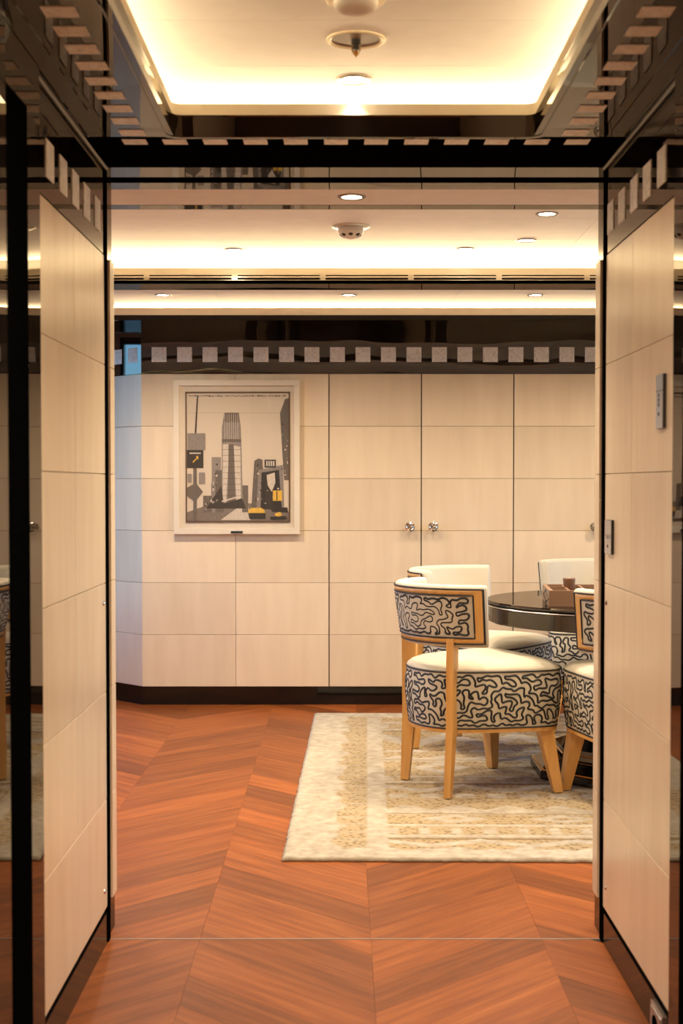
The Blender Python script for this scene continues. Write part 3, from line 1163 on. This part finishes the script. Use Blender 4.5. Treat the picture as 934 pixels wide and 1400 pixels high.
# tower
ink('ink_grey', [(.345, .27), (.37, .155), (.51, .155), (.53, .27), (.535, .42), (.55, .90), (.34, .90)])
ink('ink_mid', [(.37, .155), (.51, .155), (.515, .23), (.365, .23)])
for k_ in range(7):
    x0 = .372 + .021 * k_
    q4('ink_light', x0, .165, x0 + .004, .39)
q4('ink_mid', .345, .36, .533, .385)
ink('ink_light', [(.355, .40), (.42, .40), (.41, .52), (.385, .85), (.35, .85)])
ink('ink_light', [(.46, .41), (.525, .42), (.53, .84), (.485, .84), (.47, .60)])
ink('ink_mid', [(.41, .40), (.46, .40), (.475, .86), (.40, .86)])
for k_ in range(9):
    q4('ink_dark', .355, .44 + .045 * k_, .53, .4425 + .045 * k_)
ink('ink_dark', [(.19, .90), (.34, .72), (.36, .86), (.54, .82), (.58, .90)])
ink('ink_light', [(.34, .84), (.52, .80), (.525, .81), (.345, .85)])
for k_ in range(70):
    bx_ = rp.choice(((.25, .52, .33, .84), (.67, .55, .73, .86), (.92, .20, .985, .64), (.75, .66, .90, .86), (.17, .81, .27, .90)))
    x0, y0 = rp.uniform(bx_[0], bx_[2]), rp.uniform(bx_[1], bx_[3])
    q4(rp.choice(('ink_dark', 'ink_light', 'ink_grey')), x0, y0, x0 + rp.uniform(.006, .016), y0 + rp.uniform(.006, .022))
# signs, poles, cars
ink('ink_dark', [(.105, .02), (.117, .02), (.095, .32), (.08, .32)])
q4('ink_grey', .01, .315, .185, .445)
q4('ink_dark', .005, .445, .165, .585)
ink('ink_yellow', [(.065, .545), (.06, .535), (.10, .505), (.09, .495), (.115, .49), (.115, .52), (.105, .512)])
q4('ink_light', .03, .465, .14, .475)
q4('ink_mid', .065, .585, .10, 1)
q4('ink_grey', .01, .63, .05, .70); q4('ink_grey', .12, .62, .18, .71)
ink('ink_mid', [(.0, .74), (.09, .70), (.16, .77), (.08, .85), (0, .80)])
q4('ink_dark', .76, .52, .87, .58)
for k_ in range(4):
    q4('ink_light', .775 + .022 * k_, .53, .79 + .022 * k_, .57)
ink('ink_light', [(.78, .64), (.86, .62), (.865, .70), (.83, .77), (.79, .72)])
q4('ink_yellow', .84, .76, .93, .84)
q4('ink_dark', .875, .765, .885, .835)
ink('ink_yellow', [(.60, .915), (.63, .895), (.73, .895), (.76, .915), (.765, .94), (.60, .94)])
ink('ink_dark', [(.60, .935), (.77, .935), (.77, .98), (.61, .98)])
ink('ink_yellow', [(.86, .94), (.91, .925), (.93, .95), (.90, .965), (.86, .955)])
ink('ink_dark', [(.82, .90), (.98, .89), (.99, .93), (.83, .925)])
ink('ink_dark', [(.81, .965), (.97, .96), (.98, .985), (.82, .99)])
m.cur = 0
m.obj('print', names, t)
MB().box(-fw / 2 + fr, fw / 2 - fr, -.0285, -.0265, fr, fh - fr).obj('glass', 'clear_glass', t)
MB().box(-.032, .032, -.033, -.030, .004, .016).obj('label_plate', 'dark_plastic', t)

# ------------------------------------------------------------------ ceiling fittings
def downlight(x, y, z, label, r=.036, power=48, group='recessed ceiling spotlights', spread=160, blend=1.0):
    t = thing('downlight', label, 'ceiling light', (x, y, z), 0, group)
    MB().lathe([(r * .80, .001), (r * .80, -.003), (r * 1.02, -.0045), (r * 1.12, -.002), (r * 1.14, .001)], 36).obj('bezel', 'bezel_grey', t, smooth=True)
    MB().lathe([(0, .0005), (r * .80, .0005), (r * .80, -.0012), (0, -.0018)], 30).obj('lens', 'lamp_glow', t, smooth=True)
    d = bpy.data.lights.new('downlight_lamp', 'SPOT')
    d.energy = power
    d.color = WARM
    d.spot_size = R(spread)
    d.spot_blend = blend
    d.shadow_soft_size = .03
    o = bpy.data.objects.new('downlight_lamp', d)
    COL.objects.link(o)
    o.parent = t
    o.location = (0, 0, -.02)
    return t
downlight(.027, 3.325, ZC1, 'small spotlight in the glowing hall ceiling tray near the sprinkler', .036, 26, spread=62)
for y, lab in ((1.9, 'added unseen hall tray spotlight beside the open lacquered door'), (.6, 'added unseen hall tray spotlight midway along the hall'), (-.5, 'added unseen hall tray spotlight nearest the plain end wall')):  # lamps out of view, added to light the hall
    downlight(.027, y, ZC1, lab, .036, 82)
downlight(.027, 4.07, ZS, 'small spotlight in the narrow ceiling strip just inside the doorway', power=52)
downlight(-.431, 5.72, ZC2, 'small spotlight in the room ceiling close to the air slot, picture side', spread=112)
downlight(.489, 5.70, ZC2, 'small spotlight in the room ceiling close to the air slot, above the chairs', spread=112)
downlight(.706, 5.497, ZC2, 'small spotlight in the room ceiling above the round table')
downlight(.708, 4.962, ZC2, 'small spotlight in the room ceiling, on the doorway side of the table')
for x, lab in ((-.855, 'spotlight in the rear ceiling strip above the framed picture'), (.031, 'spotlight in the rear ceiling strip between picture and cupboard knobs'), (.921, 'spotlight in the rear ceiling strip above the cupboard behind the table')):
    downlight(x, 6.83, ZC3, lab, .036, {-.855: 64, .031: 30}.get(x, 26))
for x, y, lab in ((1.7, 5.5, 'added unseen room ceiling spotlight close to the small window'), (1.7, 4.9, 'added unseen room ceiling spotlight between small window and front wall'), (-1.4, 5.2, 'added unseen room ceiling spotlight near the tall window')):  # extra lamps outside the view, added to brighten the room
    downlight(x, y, ZC2, lab, power=75 if x < 0 else 42)
downlight(1.8, 6.83, ZC3, 'added unseen spotlight in the rear ceiling strip at its far end')  # also an added lamp out of view, fill for the rear strip

t = thing('smoke_detector', 'white domed smoke detector with dark vents on the room ceiling', 'smoke detector', (.031, 5.20, ZC2))
MB().lathe([(0, 0), (.068, 0), (.068, -.004), (.060, -.008), (0, -.008)], 36).obj('plate', 'steel', t, smooth=True)
MB().lathe([(.046, -.008), (.048, -.022), (.044, -.030), (.030, -.038), (.012, -.047), (0, -.049)], 36).obj('body', 'white_plastic', t, smooth=True)
for k in range(8):
    a = 2 * PI * k / 8 + PI / 8 + R(22)
    MB().lathe([(0, .0), (.0085, .0), (.007, .002), (0, .002)], 12, axis='X').obj('vent', 'dark_plastic', t, loc=(.0365 * math.cos(a), .0365 * math.sin(a), -.0335)).rotation_euler = (0, R(48), a)
t = thing('sprinkler', 'brass fire sprinkler in a round cream recess of the hall ceiling', 'sprinkler', (.029, 3.03, ZC1))
MB().lathe([(.062, .001), (.062, -.003), (.057, -.0045), (.0525, -.002), (.048, .0012), (.030, .0014), (.0, .0016)], 40).obj('cup', 'cove_cream', t, smooth=True)
MB().lathe([(.0515, -.0014), (.030, -.0008), (.016, -.0012)], 36).obj('cup_shade', simple('recess_shade', (.20, .12, .075), .6).name, t, smooth=True)  # brown ring paints the shade inside the shallow cream cup
MB().lathe([(.010, 0), (.010, -.012), (.006, -.013), (.006, -.022)], 16).obj('body', 'dark_plastic', t, smooth=True)
for s in (-1, 1):
    MB().tube([(s * .006, 0, -.013), (s * .0085, 0, -.022), (s * .004, 0, -.031), (0, 0, -.034)], .0018, 6).obj('frame_arm', 'brass', t)
MB().lathe([(0, -.022), (.004, -.024), (.0055, -.029), (.003, -.033), (0, -.038)], 12).obj('bulb', 'amber_piece', t, smooth=True)
t = thing('ceiling_dome', 'cream domed fitting on the hall ceiling nearest the entrance', 'ceiling fitting', (.026, 2.77, ZC1))
MB().lathe([(.058, 0), (.058, -.006), (.050, -.010), (0, -.010)], 40).obj('ring', 'cove_cream', t, smooth=True)
MB().lathe([(.044, -.010), (.042, -.018), (.034, -.026), (.018, -.031), (0, -.032)], 36).obj('dome', 'white_plastic', t, smooth=True)

# ------------------------------------------------------------------ hall wall fittings
t = thing('call_panel', 'tall narrow steel keypad with four buttons on the hall panel', 'keypad', (XR, 3.0165, 1.308))
MB().box(-.0072, -.0002, -.031, .031, 0, .113).obj('housing', 'dark_plastic', t)
MB().box(-.0085, -.0072, -.0305, .031, 0, .078).obj('faceplate', 'steel', t)
MB().box(-.0085, -.0072, -.0305, .031, .080, .113).obj('display', 'steel', t)
for zz in (.070, .060, .050, .030):
    MB().lathe([(0, 0), (.0048, 0), (.004, -.0010), (0, -.0012)], 14, axis='X').obj('button', 'dark_plastic', t, loc=(-.0086, .002, zz))
t = thing('switch_plate', 'small steel switch plate with lever at the doorway edge', 'switch', (XR, 3.592, 1.014))
MB().box(-.0066, -.0002, -.042, .040, 0, .086).obj('backplate', 'dark_plastic', t)
MB().box(-.008, -.0066, -.041, .040, .001, .085).obj('faceplate', 'steel', t)
MB().frust((-.0088, 0, .038), (.0015, .005), (-.013, 0, .050), (.001, .004)).obj('lever', 'chrome', t)
MB().lathe([(0, 0), (.005, 0), (.004, -.0012), (0, -.0015)], 12, axis='X').obj('indicator', 'dark_plastic', t, loc=(-.0081, 0, .020))
t = thing('floor_socket', 'steel framed oval socket set low in the lacquer skirting', 'socket', (XR, 3.0, .004))
MB().box(-.010, -.0002, -.060, .050, 0, .074).obj('frame', 'steel', t)
MB().box(-.0125, -.010, -.052, .044, .008, .066).obj('faceplate', 'steel', t)
m = MB()
m.prism([(.020 * math.cos(a), .024 * math.sin(a)) for a in lin(0, 2 * PI, 25)[:-1]], 0, .001)
o = m.obj('opening', 'black_matte', t, loc=(-.0126, -.002, .037), rot=(0, -PI / 2, 0))
for X_, s, y, zz, lab in ((XR, 1, 3.642, .886, 'tiny dark door catch in the hall panel under the switch plate'),
                          (XR, 1, 3.628, .155, 'tiny chrome stud low on the hall panel under the switch side'),
                          (XL, -1, 3.630, .886, 'tiny chrome stud midway up the plain hall panel'),
                          (XL, -1, 3.629, .145, 'tiny chrome stud low on the plain hall panel')):
    o = MB().lathe([(0, 0), (.006, 0), (.005, .003), (.002, .0045), (0, .005)], 14, axis='X').obj('panel_stud', 'leather' if zz > .5 and s > 0 else 'chrome', smooth=True, loc=(X_, y, zz), rot=(0, 0, PI if s > 0 else 0))
    tag(o, lab, 'stud')
